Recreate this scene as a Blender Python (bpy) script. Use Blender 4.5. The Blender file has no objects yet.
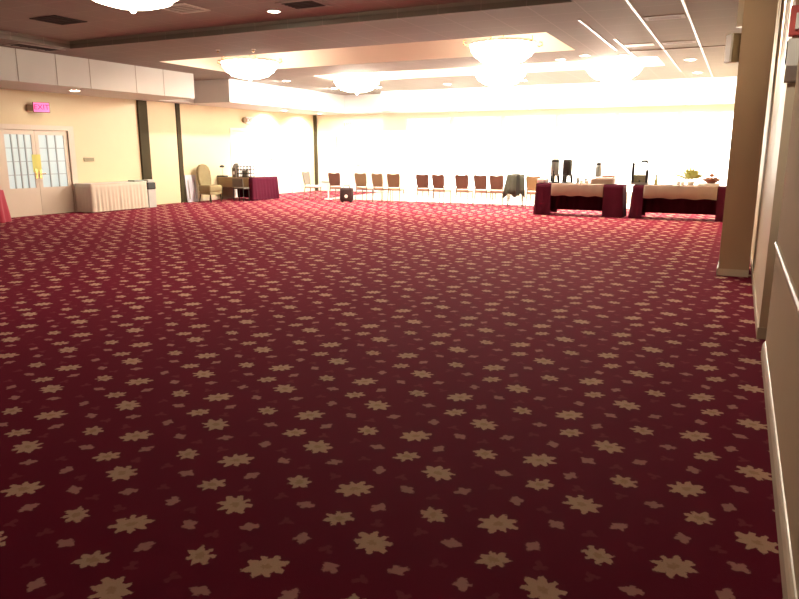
import bpy, bmesh, math, random
from mathutils import Vector, Matrix
random.seed(7)
S = bpy.context.scene
C = S.collection
PI = math.pi

# ------------------------------------------------------------------ materials
def rgb(r, g, b):
    f = lambda c: (c/255/12.92) if c/255 <= .04045 else ((c/255+.055)/1.055)**2.4
    return (f(r), f(g), f(b), 1)

def mat(name, col, rough=.6, metal=0, spec=.5, var=.08, scale=6, emit=None, estr=0, trans=0, bump=0, sheen=0, alpha=1):
    m = bpy.data.materials.new(name); m.use_nodes = True
    nt = m.node_tree; b = nt.nodes['Principled BSDF']
    b.inputs['Roughness'].default_value = rough; b.inputs['Metallic'].default_value = metal
    b.inputs['Specular IOR Level'].default_value = spec
    if trans: b.inputs['Transmission Weight'].default_value = trans
    if sheen: b.inputs['Sheen Weight'].default_value = sheen
    b.inputs['Alpha'].default_value = alpha
    tc = nt.nodes.new('ShaderNodeTexCoord'); n = nt.nodes.new('ShaderNodeTexNoise')
    n.inputs['Scale'].default_value = scale; n.inputs['Detail'].default_value = 4
    nt.links.new(tc.outputs['Object'], n.inputs['Vector'])
    mx = nt.nodes.new('ShaderNodeMix'); mx.data_type = 'RGBA'
    mx.inputs[6].default_value = tuple(c*(1-var) for c in col[:3])+(1,)
    mx.inputs[7].default_value = tuple(min(1, c*(1+var)) for c in col[:3])+(1,)
    nt.links.new(n.outputs['Fac'], mx.inputs[0]); nt.links.new(mx.outputs[2], b.inputs['Base Color'])
    if bump:
        bp = nt.nodes.new('ShaderNodeBump'); bp.inputs['Strength'].default_value = bump; bp.inputs['Distance'].default_value = .01
        nt.links.new(n.outputs['Fac'], bp.inputs['Height']); nt.links.new(bp.outputs[0], b.inputs['Normal'])
    if emit:
        b.inputs['Emission Color'].default_value = emit; b.inputs['Emission Strength'].default_value = estr
    return m

def carpet_material():
    m = bpy.data.materials.new('floral_carpet'); m.use_nodes = True
    nt = m.node_tree; N = nt.nodes; L = nt.links
    b = N['Principled BSDF']; b.inputs['Roughness'].default_value = .8
    b.inputs['Specular IOR Level'].default_value = .02
    b.inputs['Sheen Weight'].default_value = .12; b.inputs['Sheen Roughness'].default_value = .35; b.inputs['Sheen Tint'].default_value = (1, .22, .34, 1)
    TX, TY = .715, .70
    # one motif of the weave: petal star repeated on the lattice
    g = bpy.data.node_groups.new('motif', 'ShaderNodeTree')
    for nm, ty in (('P', 'NodeSocketVector'), ('Centre', 'NodeSocketVector'), ('Size', 'NodeSocketFloat'),
                   ('Petals', 'NodeSocketFloat'), ('Turn', 'NodeSocketFloat'), ('Depth', 'NodeSocketFloat')):
        g.interface.new_socket(nm, in_out='INPUT', socket_type=ty)
    g.interface.new_socket('Mask', in_out='OUTPUT', socket_type='NodeSocketFloat')
    gi = g.nodes.new('NodeGroupInput'); go = g.nodes.new('NodeGroupOutput')
    def vm(op, a, bb, cc=None):
        n = g.nodes.new('ShaderNodeVectorMath'); n.operation = op
        for i, v in enumerate((a, bb, cc)):
            if v is None: continue
            if isinstance(v, tuple): n.inputs[i].default_value = v
            else: g.links.new(v, n.inputs[i])
        return n
    def ma(op, *ins):
        n = g.nodes.new('ShaderNodeMath'); n.operation = op
        for i, v in enumerate(ins):
            if isinstance(v, (int, float)): n.inputs[i].default_value = v
            else: g.links.new(v, n.inputs[i])
        return n.outputs[0]
    d = vm('SUBTRACT', gi.outputs['P'], gi.outputs['Centre']).outputs[0]
    w = vm('WRAP', d, (TX/2, TY/2, 1), (-TX/2, -TY/2, -1)).outputs[0]
    sp = g.nodes.new('ShaderNodeSeparateXYZ'); g.links.new(w, sp.inputs[0])
    r = ma('SQRT', ma('ADD', ma('MULTIPLY', sp.outputs[0], sp.outputs[0]), ma('MULTIPLY', sp.outputs[1], sp.outputs[1])))
    th = ma('ADD', ma('ARCTAN2', sp.outputs[1], sp.outputs[0]), gi.outputs['Turn'])
    c1 = ma('COSINE', ma('MULTIPLY', th, gi.outputs['Petals']))
    c2 = ma('COSINE', ma('MULTIPLY', th, 2.0))
    rad = ma('MULTIPLY', gi.outputs['Size'], ma('ADD', ma('ADD', .80, ma('MULTIPLY', c1, gi.outputs['Depth'])), ma('MULTIPLY', c2, .10)))
    e = ma('MULTIPLY', ma('SUBTRACT', rad, r), 130.0)
    cl = g.nodes.new('ShaderNodeClamp'); g.links.new(e, cl.inputs[0]); g.links.new(cl.outputs[0], go.inputs[0])
    tc = N.new('ShaderNodeTexCoord')
    nz = N.new('ShaderNodeTexNoise'); nz.inputs['Scale'].default_value = 48; nz.inputs['Detail'].default_value = 2
    L.new(tc.outputs['Object'], nz.inputs['Vector'])
    sc = N.new('ShaderNodeVectorMath'); sc.operation = 'MULTIPLY_ADD'
    L.new(nz.outputs['Color'], sc.inputs[0]); sc.inputs[1].default_value = (.034, .034, 0)
    L.new(tc.outputs['Object'], sc.inputs[2])
    P = sc.outputs[0]
    OX, OY = -.51+.017, 2.25+.017
    def layer(items, size, petals, depth):
        out = None
        for i, (x, y) in enumerate(items):
            k = N.new('ShaderNodeGroup'); k.node_tree = g; L.new(P, k.inputs['P'])
            k.inputs['Centre'].default_value = (OX+x, OY+y, 0)
            k.inputs['Size'].default_value = size; k.inputs['Petals'].default_value = petals
            k.inputs['Turn'].default_value = .5+1.9*i; k.inputs['Depth'].default_value = depth
            if out is None: out = k.outputs[0]
            else:
                q = N.new('ShaderNodeMath'); q.operation = 'MAXIMUM'; L.new(out, q.inputs[0]); L.new(k.outputs[0], q.inputs[1]); out = q.outputs[0]
        return out
    A = layer([(0, 0), (.42, .37)], .092, 8, .17)
    Bm = layer([(.14, .315), (-.225, .105)], .072, 7, .17)
    Cm = layer([(-.065, .475), (.18, .575), (-.28, .60), (.295, .14), (-.11, .265)], .046, 4, .14)
    D = layer([(-.145, .575), (.08, .46), (-.05, .14), (.3, -.02), (.145, .16), (.265, .44)], .036, 3, .3)
    heart = layer([(0, 0), (.42, .37), (.14, .315), (-.225, .105)], .03, 6, .1)
    fine = N.new('ShaderNodeTexNoise'); fine.inputs['Scale'].default_value = 260; fine.inputs['Detail'].default_value = 2
    L.new(tc.outputs['Object'], fine.inputs['Vector'])
    broad = N.new('ShaderNodeTexNoise'); broad.inputs['Scale'].default_value = .8
    L.new(tc.outputs['Object'], broad.inputs['Vector'])
    def mix(fac, a, bcol, scale=1.0):
        x = N.new('ShaderNodeMix'); x.data_type = 'RGBA'
        if scale != 1.0:
            q = N.new('ShaderNodeMath'); q.operation = 'MULTIPLY'; L.new(fac, q.inputs[0]); q.inputs[1].default_value = scale; fac = q.outputs[0]
        L.new(fac, x.inputs[0])
        for i, v in ((6, a), (7, bcol)):
            if isinstance(v, tuple): x.inputs[i].default_value = v
            else: L.new(v, x.inputs[i])
        return x.outputs[2]
    base = mix(fine.outputs['Fac'], (.135, .0045, .022, 1), (.20, .007, .035, 1))
    base = mix(broad.outputs['Fac'], base, (.165, .0055, .028, 1), .4)
    c = mix(D, base, (.27, .05, .075, 1), .7)
    c = mix(Cm, c, (.62, .32, .29, 1), .85)
    t = mix(fine.outputs['Fac'], (.50, .31, .21, 1), (.92, .64, .49, 1))
    c = mix(Bm, c, t, .92); c = mix(A, c, t, .95)
    c = mix(heart, c, (.42, .22, .11, 1), .5)
    L.new(c, b.inputs['Base Color'])
    bp = N.new('ShaderNodeBump'); bp.inputs['Strength'].default_value = .5; bp.inputs['Distance'].default_value = .004
    L.new(fine.outputs['Fac'], bp.inputs['Height']); L.new(bp.outputs[0], b.inputs['Normal'])
    return m

def tile_material(name, col, line, cell=.72, ox=-.95, oy=0, w=.018, rough=.75):
    m = bpy.data.materials.new(name); m.use_nodes = True
    nt = m.node_tree; N = nt.nodes; L = nt.links; b = N['Principled BSDF']; b.inputs['Roughness'].default_value = rough
    tc = N.new('ShaderNodeTexCoord'); sp = N.new('ShaderNodeSeparateXYZ'); L.new(tc.outputs['Object'], sp.inputs[0])
    outs = []
    for k, o in ((0, ox), (1, oy)):
        a = N.new('ShaderNodeMath'); a.operation = 'SUBTRACT'; L.new(sp.outputs[k], a.inputs[0]); a.inputs[1].default_value = o-cell/2
        p = N.new('ShaderNodeMath'); p.operation = 'WRAP'; L.new(a.outputs[0], p.inputs[0]); p.inputs[1].default_value = cell; p.inputs[2].default_value = 0
        q = N.new('ShaderNodeMath'); q.operation = 'SUBTRACT'; L.new(p.outputs[0], q.inputs[0]); q.inputs[1].default_value = cell/2
        r = N.new('ShaderNodeMath'); r.operation = 'ABSOLUTE'; L.new(q.outputs[0], r.inputs[0])
        s = N.new('ShaderNodeMath'); s.operation = 'LESS_THAN'; L.new(r.outputs[0], s.inputs[0]); s.inputs[1].default_value = w/2
        outs.append(s.outputs[0])
    mxx = N.new('ShaderNodeMath'); mxx.operation = 'MAXIMUM'; L.new(outs[0], mxx.inputs[0]); L.new(outs[1], mxx.inputs[1])
    nz = N.new('ShaderNodeTexNoise'); nz.inputs['Scale'].default_value = 90; L.new(tc.outputs['Object'], nz.inputs['Vector'])
    v = N.new('ShaderNodeMix'); v.data_type = 'RGBA'; L.new(nz.outputs['Fac'], v.inputs[0])
    v.inputs[6].default_value = tuple(c*.9 for c in col[:3])+(1,); v.inputs[7].default_value = col
    x = N.new('ShaderNodeMix'); x.data_type = 'RGBA'; L.new(mxx.outputs[0], x.inputs[0]); L.new(v.outputs[2], x.inputs[6]); x.inputs[7].default_value = line
    L.new(x.outputs[2], b.inputs['Base Color'])
    return m

M = {}
M['carpet'] = carpet_material()
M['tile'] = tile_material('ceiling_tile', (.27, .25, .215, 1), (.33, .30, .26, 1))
M['near_tile'] = tile_material('near_tray_tile', (.40, .37, .32, 1), (.47, .43, .37, 1))  # same ceiling tile, lightened to stand in for light on the near tray
M['tbar'] = mat('white_grid_bar', (.9, .88, .82, 1), .22, spec=.8, var=.02)
M['cream'] = mat('cream_wall_paint', (.77, .665, .43, 1), .5, var=.03, scale=2)
M['pale_cream'] = mat('pale_cream_wall_paint', (.86, .80, .64, 1), .5, var=.02, scale=2)  # cream wall paint made paler so the far wall looks flooded with light
M['cream_gloss'] = mat('semi_gloss_cream_paint', (.82, .70, .52, 1), .4, spec=.4, var=.03, scale=2)
M['tan'] = mat('tan_wall_paint', (.56, .41, .27, 1), .5, var=.03, scale=2)  # cream darkened to tan, backlit shade of the pilaster put into the colour
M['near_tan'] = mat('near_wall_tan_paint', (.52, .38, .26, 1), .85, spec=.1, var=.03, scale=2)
M['white_paint'] = mat('white_paint', (.82, .80, .76, 1), .45, var=.03, scale=2)
M['bulkhead'] = mat('pale_bulkhead_paint', (.60, .585, .56, 1), .55, var=.03, scale=3)
M['tray_paint'] = mat('warm_tray_paint', (.86, .76, .67, 1), .5, var=.03, scale=2)
M['trim'] = mat('glossy_cream_trim', (.80, .70, .55, 1), .25, var=.02)
M['post'] = mat('dark_olive_post', (.06, .05, .025, 1), .7, spec=.15)
M['door'] = mat('beige_door_paint', (.76, .66, .55, 1), .4, var=.03)
M['muntin'] = mat('grey_muntin', (.42, .44, .43, 1), .4, var=.03)
M['dance'] = mat('polished_pale_dance_floor', (.50, .43, .36, 1), .12, spec=.7, var=.06, scale=1.2)
M['daylight'] = mat('daylit_window_pane', (.9, .9, .9, 1), .1, emit=(1, .985, .94, 1), estr=3.5)  # glow for the added far windows
M['doorlight'] = mat('daylit_door_pane', (.25, .28, .28, 1), .15, emit=(.80, .92, .88, 1), estr=.60)
M['crystal'] = mat('glowing_crystal', (.95, .9, .8, 1), .15, emit=(1, .86, .66, 1), estr=12.0, var=.02)
M['crystal_bright'] = mat('brightly_glowing_crystal', (.95, .9, .8, 1), .15, emit=(1, .88, .70, 1), estr=62.0, var=.02)
M['crystal_dim'] = mat('softly_glowing_crystal', (.95, .9, .8, 1), .15, emit=(1, .86, .66, 1), estr=11.0, var=.02)
M['lens'] = mat('lit_downlight_lens', (.95, .9, .85, 1), .3, emit=(1, .88, .70, 1), estr=90.0)
M['lens_off'] = mat('dark_speaker_grille', (.05, .04, .035, 1), .6)
M['brass'] = mat('brass', (.75, .52, .22, 1), .25, metal=1)
M['ring'] = mat('white_light_ring', (.8, .77, .72, 1), .4)
M['grille'] = mat('grey_vent_grille', (.36, .31, .27, 1), .55)
M['dark'] = mat('dark_recess', (.05, .035, .03, 1), .8)
M['chrome'] = mat('brushed_steel', (.55, .55, .54, 1), .3, metal=1)
M['maroon'] = mat('maroon_table_linen', (.07, .007, .020, 1), .85, var=.15, spec=.1)
M['red_cloth'] = mat('crimson_table_linen', (.42, .012, .05, 1), .7, var=.1, sheen=.2)
M['cream_cloth'] = mat('cream_table_linen', (.32, .235, .185, 1), .8, var=.06)
M['ivory_cloth'] = mat('ivory_table_skirting', (.72, .62, .51, 1), .8, var=.06)
M['white_cloth'] = mat('white_linen', (.85, .80, .76, 1), .8, var=.04)
M['wood'] = mat('folding_table_laminate', (.35, .22, .13, 1), .5, var=.2, scale=14)
M['black'] = mat('black_plastic', (.018, .018, .017, 1), .4)
M['black_fabric'] = mat('black_nylon', (.035, .015, .014, 1), .8)
M['greysteel'] = mat('grey_thermos_steel', (.30, .32, .30, 1), .35, metal=.5)
M['chair_leg'] = mat('bronze_chair_frame', (.12, .08, .045, 1), .5, metal=.2)
M['seat'] = mat('beige_seat_fabric', (.72, .60, .44, 1), .8, var=.1, scale=20)
M['back_red'] = mat('russet_chair_fabric', (.15, .075, .05, 1), .85, var=.12, scale=20)
M['back_tan'] = mat('tan_chair_fabric', (.24, .17, .09, 1), .85, var=.12, scale=20)
M['back_brown'] = mat('brown_chair_fabric', (.18, .11, .06, 1), .85, var=.12, scale=20)
M['back_cream'] = mat('cream_chair_fabric', (.34, .24, .11, 1), .85, var=.1, scale=20)
M['pale_chair'] = mat('pale_chair_fabric', (.85, .82, .72, 1), .7, var=.04)
M['olive'] = mat('olive_upholstery', (.27, .22, .11, 1), .85, var=.12, scale=12)
M['jacket'] = mat('grey_green_jacket', (.055, .055, .038, 1), .9, var=.25, scale=10)
M['jacket_dark'] = mat('dark_jacket_lining', (.012, .012, .008, 1), .9)
M['card'] = mat('grey_brown_card', (.13, .11, .085, 1), .8, var=.12)
M['wire'] = mat('dark_wire', (.045, .04, .035, 1), .4, metal=.6)
M['glass'] = mat('clear_glass', (.95, .97, .95, 1), .03, trans=.9, var=.01)
M['lemon'] = mat('pale_green_drink', (.42, .43, .16, 1), .2, var=.2, scale=25)
M['leaf'] = mat('yellow_green_leaf', (.42, .42, .12, 1), .6, var=.3, scale=30)
M['petal'] = mat('pale_yellow_petal', (.80, .68, .30, 1), .6, var=.2, scale=30)
M['bowlwood'] = mat('brown_wood_bowl', (.22, .07, .03, 1), .4, var=.25, scale=18)
M['bread'] = mat('brown_bread_crust', (.36, .15, .06, 1), .7, var=.3, scale=30)
M['china'] = mat('white_china', (.85, .83, .78, 1), .15, var=.02)
M['lavender'] = mat('pale_lavender_laminate', (.66, .66, .74, 1), .4, var=.04)
M['exit_pink'] = mat('lit_exit_sign_face', (.9, .3, .6, 1), .3, emit=(1, .22, .55, 1), estr=.85)
M['exit_red'] = mat('red_exit_letters', (.8, .02, .12, 1), .3, emit=(1, .02, .22, 1), estr=.8)
M['exit_white'] = mat('white_exit_sign_face', (.85, .82, .78, 1), .4)
M['exit_box'] = mat('brown_sign_housing', (.30, .22, .12, 1), .5)
M['red'] = mat('red_alarm_plastic', (.60, .10, .09, 1), .4)
M['white_plastic'] = mat('white_plastic', (.85, .83, .78, 1), .35)
M['notice'] = mat('yellow_notice_paper', (.80, .78, .22, 1), .7)
M['plate'] = mat('bronze_wall_plate', (.30, .25, .13, 1), .4)
M['tray_green'] = mat('grey_green_tray', (.22, .29, .25, 1), .4)
M['grey_panel'] = mat('grey_metal_cabinet', (.50, .50, .48, 1), .4)

# ------------------------------------------------------------------ mesh helpers
def box(bm, x0, x1, y0, y1, z0, z1, bev=0):
    r = bmesh.ops.create_cube(bm, size=1)
    vs = r['verts']
    for v in vs:
        v.co = Vector((x0+(v.co.x+.5)*(x1-x0), y0+(v.co.y+.5)*(y1-y0), z0+(v.co.z+.5)*(z1-z0)))
    if bev:
        es = list({e for v in vs for e in v.link_edges})
        bmesh.ops.bevel(bm, geom=es, offset=bev, segments=2, affect='EDGES', profile=.6)

def tube(bm, pts, r, seg=8, caps=True):
    pts = [Vector(p) for p in pts]; rings = []
    rr = r if isinstance(r, (list, tuple)) else [r]*len(pts)
    for i, p in enumerate(pts):
        d = (pts[min(i+1, len(pts)-1)]-pts[max(i-1, 0)]).normalized()
        a = d.orthogonal().normalized() if abs(d.z) > .99 else d.cross(Vector((0, 0, 1))).normalized()
        b = d.cross(a).normalized()
        rings.append([bm.verts.new(p+(a*math.cos(2*PI*k/seg)+b*math.sin(2*PI*k/seg))*rr[i]) for k in range(seg)])
    for A, B in zip(rings, rings[1:]):
        for k in range(seg): bm.faces.new((A[k], A[(k+1) % seg], B[(k+1) % seg], B[k]))
    if caps:
        bm.faces.new(rings[0][::-1]); bm.faces.new(rings[-1])

def lathe(bm, prof, seg=24, c=(0, 0, 0), facet=0):
    rings = []
    for r, z in prof:
        if r < 1e-5: rings.append([bm.verts.new((c[0], c[1], c[2]+z))])
        else:
            rings.append([bm.verts.new((c[0]+r*(1+facet*(k % 2))*math.cos(2*PI*k/seg), c[1]+r*(1+facet*(k % 2))*math.sin(2*PI*k/seg), c[2]+z)) for k in range(seg)])
    for A, B in zip(rings, rings[1:]):
        for k in range(seg):
            k2 = (k+1) % seg
            if len(A) == 1 and len(B) == 1: continue
            if len(A) == 1: bm.faces.new((A[0], B[k2], B[k]))
            elif len(B) == 1: bm.faces.new((A[k], A[k2], B[0]))
            else: bm.faces.new((A[k], A[k2], B[k2], B[k]))

def prism(bm, pts, d):
    """closed outline pts (3D) swept by vector d"""
    A = [bm.verts.new(p) for p in pts]; B = [bm.verts.new(Vector(p)+Vector(d)) for p in pts]
    bm.faces.new(A[::-1]); bm.faces.new(B)
    n = len(A)
    for i in range(n): bm.faces.new((A[i], A[(i+1) % n], B[(i+1) % n], B[i]))

def obj(name, bm, m, parent=None, loc=None, smooth=False, bevel=0):
    bmesh.ops.recalc_face_normals(bm, faces=bm.faces[:])
    me = bpy.data.meshes.new(name); bm.to_mesh(me); bm.free()
    if smooth:
        for p in me.polygons: p.use_smooth = True
    me.materials.append(M[m])
    o = bpy.data.objects.new(name, me); C.objects.link(o)
    if parent: o.parent = parent
    if loc: o.location = loc
    if bevel:
        b = o.modifiers.new('edge', 'BEVEL'); b.width = bevel; b.segments = 2; b.limit_method = 'ANGLE'
    return o

def mk(fn, *a, **k):
    bm = bmesh.new(); fn(bm, *a, **k); return bm

def boxes(lst):
    bm = bmesh.new()
    for b in lst: box(bm, *b)
    return bm

def thing(name, label, cat, loc=(0, 0, 0), rz=0, group=None):
    o = bpy.data.objects.new(name, None); C.objects.link(o); o.empty_display_size = .1
    o.location = loc; o.rotation_euler = (0, 0, rz)
    o['label'] = label; o['category'] = cat
    if group: o['group'] = group
    return o

def tag(o, label, cat, group=None):
    o['label'] = label; o['category'] = cat
    if group: o['group'] = group
    return o

def struct(name, bm, m, parent=None, **k):
    o = obj(name, bm, m, parent, **k)
    if not parent: o['kind'] = 'structure'
    return o

def dup(root, loc, rz, label, group=None):
    r = root.copy(); C.objects.link(r); r.location = loc; r.rotation_euler = (0, 0, rz); r['label'] = label
    if group: r['group'] = group
    for ch in list(root.children):
        c = ch.copy(); C.objects.link(c); c.parent = r
        for g in list(ch.children):
            d = g.copy(); C.objects.link(d); d.parent = c
    return r

def grid_minus(a0, a1, b0, b1, holes):
    """rectangle [a0,a1]x[b0,b1] minus rectangles, as a list of rectangles"""
    xs = sorted({a0, a1, *[h[0] for h in holes], *[h[1] for h in holes]}); ys = sorted({b0, b1, *[h[2] for h in holes], *[h[3] for h in holes]})
    xs = [x for x in xs if a0 <= x <= a1]; ys = [y for y in ys if b0 <= y <= b1]
    out = []
    for i in range(len(xs)-1):
        run = None
        for j in range(len(ys)-1):
            cx, cy = (xs[i]+xs[i+1])/2, (ys[j]+ys[j+1])/2
            hole = any(h[0] < cx < h[1] and h[2] < cy < h[3] for h in holes)
            if not hole:
                if run and abs(run[3]-ys[j]) < 1e-6: run[3] = ys[j+1]
                else:
                    run = [xs[i], xs[i+1], ys[j], ys[j+1]]; out.append(run)
            else: run = None
    return out

# ------------------------------------------------------------------ room
XL, XR, YB, YF = -15.9, .305, -3.0, 24.6      # left wall, near right wall, back wall, far wall
ZC, ZS, ZN = 3.72, 3.05, 3.87                # main ceiling, soffit, near tray
TH = .15
struct('floor', boxes([(XL-.3, 1.2, YB-.2, YF+.2, -.12, 0)]), 'carpet')
struct('dance_floor', boxes([(-12.7, .2, 20.35, YF-.03, .0, .018)]), 'dance')  # assumed surface, added so the floor at the far end renders white

# left wall with three door openings
door_l = [(10.85, 12.75, 0, 2.12), (19.35, 22.85, 0, 2.3)]
struct('wall_left', boxes([(XL-TH, XL, a, b, c, d) for a, b, c, d in grid_minus(YB, YF, 0, ZC+.2, door_l)]), 'cream')
# far wall with a run of added windows and a door
wins = []
x = -11.75
while x < -.1:
    wins.append((x, x+1.86)); x += 1.98
holes = [(a, b, .2, 2.86) for a, b in wins]
fdoor = (-14.9, -13.1, 0, 2.2)
struct('wall_far', boxes([(a, b, YF, YF+TH, c, d) for a, b, c, d in grid_minus(XL-TH, 1.2, 0, ZC+.2, holes+[fdoor])]), 'pale_cream')
struct('wall_back', boxes([(XL-TH, 1.2, YB-TH, YB, 0, ZN+.3)]), 'cream')
# right side: near wall, deep doorway, glossy middle wall, pilaster
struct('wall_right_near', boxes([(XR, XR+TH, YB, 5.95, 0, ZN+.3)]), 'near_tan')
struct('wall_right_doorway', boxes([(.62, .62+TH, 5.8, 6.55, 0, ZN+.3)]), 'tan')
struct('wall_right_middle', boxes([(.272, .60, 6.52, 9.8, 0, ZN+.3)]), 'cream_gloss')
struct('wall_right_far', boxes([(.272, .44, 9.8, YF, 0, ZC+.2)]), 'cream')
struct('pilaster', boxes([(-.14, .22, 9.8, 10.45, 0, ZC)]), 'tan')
struct('trim_pilaster', boxes([(-.155, .22, 9.785, 9.8, 0, .09), (-.155, -.14, 9.785, 10.45, 0, .09)]), 'trim')
struct('trim_corner', boxes([(-.205, -.14, 9.82, 9.9, 3.08, ZC)]), 'trim')

# baseboards and chair rail
bm = bmesh.new()
prism(bm, [(XR, YB, 0), (XR-.022, YB, 0), (XR-.022, YB, .085), (XR-.014, YB, .105), (XR-.006, YB, .118), (XR, YB, .122)], (0, 5.95-YB, 0))
struct('baseboard_right', bm, 'trim')
bm = bmesh.new()
prism(bm, [(XR, YB, .845), (XR-.006, YB, .845), (XR-.010, YB, .86), (XR-.017, YB, .885), (XR-.018, YB, .90), (XR-.011, YB, .912), (XR, YB, .915)], (0, 5.95-YB, 0))
struct('trim_chair_rail', bm, 'trim')
struct('baseboard_middle', boxes([(.26, .272, 6.505, 12.0, 0, .10), (.272, .60, 6.508, 6.52, 0, .10)]), 'trim')
struct('baseboard_left', boxes([(XL, XL+.015, YB, 10.7, 0, .1), (XL, XL+.015, 12.95, 15.05, 0, .1), (XL, XL+.015, 16.9, 19.2, 0, .1), (XL, XL+.015, 23.0, YF, 0, .1)]), 'trim')
struct('trim_corner_post', boxes([(XL, XL+.10, YF-.12, YF, 0, ZS)]), 'post')

# partition pocket on the left wall
struct('trim_pocket_post', boxes([(XL, XL+.06, 15.16, 15.50, 0, ZS)]), 'post')
struct('trim_pocket_edge', boxes([(XL, XL+.06, 16.68, 16.84, 0, ZS)]), 'post')
struct('wall_pocket_panel', boxes([(XL, XL+.035, 15.52, 16.66, .02, ZS)]), 'cream')

# ceiling with trays
T_near = (-13.0, -2.42, YB, 10.7)
T_mid = (-12.9, -3.42, 13.1, 15.62)
T_far = (-11.3, -1.95, 17.45, 19.3)
rects = grid_minus(XL-TH, 1.2, YB, YF+TH, [T_near, T_mid, T_far])
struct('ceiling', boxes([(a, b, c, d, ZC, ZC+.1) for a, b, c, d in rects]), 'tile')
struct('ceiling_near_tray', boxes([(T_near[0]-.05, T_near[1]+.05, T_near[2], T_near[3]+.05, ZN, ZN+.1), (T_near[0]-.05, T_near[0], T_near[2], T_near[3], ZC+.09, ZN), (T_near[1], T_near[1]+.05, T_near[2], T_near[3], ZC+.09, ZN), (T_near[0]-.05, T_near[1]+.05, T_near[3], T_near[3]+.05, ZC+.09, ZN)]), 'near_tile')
def tray(name, T, h, m):
    a, b, c, d = T; z0 = ZC+.10; z1 = ZC+h
    struct(name, boxes([(a-.1, b+.1, c-.1, d+.1, z1, z1+.1), (a-.1, a, c-.1, d+.1, z0, z1), (b, b+.1, c-.1, d+.1, z0, z1), (a, b, c-.1, c, z0, z1), (a, b, d, d+.1, z0, z1),
                        (a, a+.004, c, d, ZC+.002, z0+.01), (b-.004, b, c, d, ZC+.002, z0+.01), (a, b, d-.004, d, ZC+.002, z0+.01), (a, b, c, c+.004, ZC+.002, z0+.01)]), m)
tray('ceiling_mid_tray', T_mid, .50, 'tray_paint')
tray('ceiling_far_tray', T_far, .40, 'tray_paint')
# bulkheads along the left and far walls
XB = -14.0; YBk = 22.9
def bulk(name, x0, x1, y0, y1): struct(name, boxes([(x0, x1, y0, y1, ZS, ZC)]), 'bulkhead')
bulk('bulkhead_left', XL, XB, YB, 15.5)
bulk('bulkhead_left_end', XL, XB, 17.0, YF)
struct('bulkhead_gap_soffit', boxes([(XL, XL+.5, 15.5, 17.0, ZS, ZC)]), 'bulkhead')
bulk('bulkhead_far', -11.95, .40, YBk, YF)
struct('bulkhead_far_gap', boxes([(XB, -11.95, YBk+.9, YF, ZS, ZC)]), 'bulkhead')
# panel joints on the near bulkhead
struct('trim_bulkhead_joints', boxes([(XB, XB+.006, y-.008, y+.008, ZS, ZC) for y in (10.15, 11.1, 12.0, 13.4, 14.35)]), 'grille')
# ceiling grid bars over the right side
bl = []
for xx, segs in ((-.97, ((-2.9, 16.2), (16.35, 22.9))), (-1.69, ((-2.9, 16.2), (16.3, 20.9))), (-2.41, ((14.4, 17.4),)), (-2.62, ((12.1, 15.9),))):
    for y0, y1 in segs: bl.append((xx-.018, xx+.018, y0, y1, ZC-.014, ZC))
struct('ceiling_grid_bars', boxes(bl), 'tbar')
struct('ceiling_cross_bars', boxes([(-2.4, .22, 16.22, 16.30, ZC-.02, ZC)]), 'grille')

# windows added, with glowing panes, so the far end renders white
for i, (a, b) in enumerate(wins):
    w = struct('window_%d' % (i+1), boxes([(a, a+.06, YF-.02, YF+.1, .2, 2.86), (b-.06, b, YF-.02, YF+.1, .2, 2.86), (a+.06, b-.06, YF-.02, YF+.1, .2, .26), (a+.06, b-.06, YF-.02, YF+.1, 2.80, 2.86)]), 'white_paint')
    obj('window_pane', boxes([(a+.06, b-.06, YF+.03, YF+.05, .26, 2.80)]), 'daylight', w)

# glazed double door on the left wall
def leaf(n, y0, y1, cols, stile0, stile1, hand):
    gz0, gz1 = .70, 2.0
    gy0, gy1 = y0+stile0, y1-stile1
    d = struct('door_%d' % n, boxes([(XL-.07, XL-.02, a, b, c, e) for a, b, c, e in grid_minus(y0+.004, y1-.004, .01, 2.115, [(gy0, gy1, gz0, gz1)])]), 'door')
    obj('window_pane', boxes([(XL-.055, XL-.045, gy0, gy1, gz0, gz1)]), 'doorlight', d)
    mb = []
    for k in range(1, cols):
        yy = gy0+(gy1-gy0)*k/cols; mb.append((XL-.044, XL-.022, yy-.014, yy+.014, gz0, gz1))
    for k in range(1, 4):
        zz = gz0+(gz1-gz0)*k/4; mb.append((XL-.044, XL-.026, gy0, gy1, zz-.008, zz+.008))
    obj('muntin_grid', boxes(mb), 'muntin', d)
    bm = bmesh.new(); box(bm, XL-.02, XL-.005, hand-.03, hand+.03, .92, 1.16); tube(bm, [(XL-.01, hand, 1.04), (XL+.045, hand, 1.04), (XL+.045, hand+.1, 1.04)], .012)
    obj('door_handle', bm, 'brass', d)
    return d
leaf(1, 10.85, 11.80, 4, .14, .10, 11.74)
leaf(2, 11.80, 12.75, 3, .10, .12, 11.86)
struct('trim_left_door', boxes([(XL-.02, XL+.02, 10.72, 10.85, 0, 2.24), (XL-.02, XL+.02, 12.75, 12.92, 0, 2.24), (XL-.02, XL+.02, 10.85, 12.75, 2.12, 2.24)]), 'door')
struct('door_3', boxes([(XL-.07, XL-.02, 19.36, 21.08, .01, 2.29)]), 'white_paint')
d4 = struct('door_4', boxes([(XL-.07, XL-.02, 21.13, 22.84, .01, 2.29)]), 'white_paint')
bm = bmesh.new(); box(bm, XL-.02, XL-.004, 21.48, 21.6, 1.28, 1.36); tube(bm, [(XL-.01, 21.54, 1.32), (XL+.05, 21.54, 1.32), (XL+.05, 21.72, 1.32)], .014)
obj('door_handle', bm, 'chrome', d4)
struct('trim_left_door_seam', boxes([(XL-.05, XL-.015, 21.08, 21.13, 0, 2.29)]), 'grille')
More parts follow.
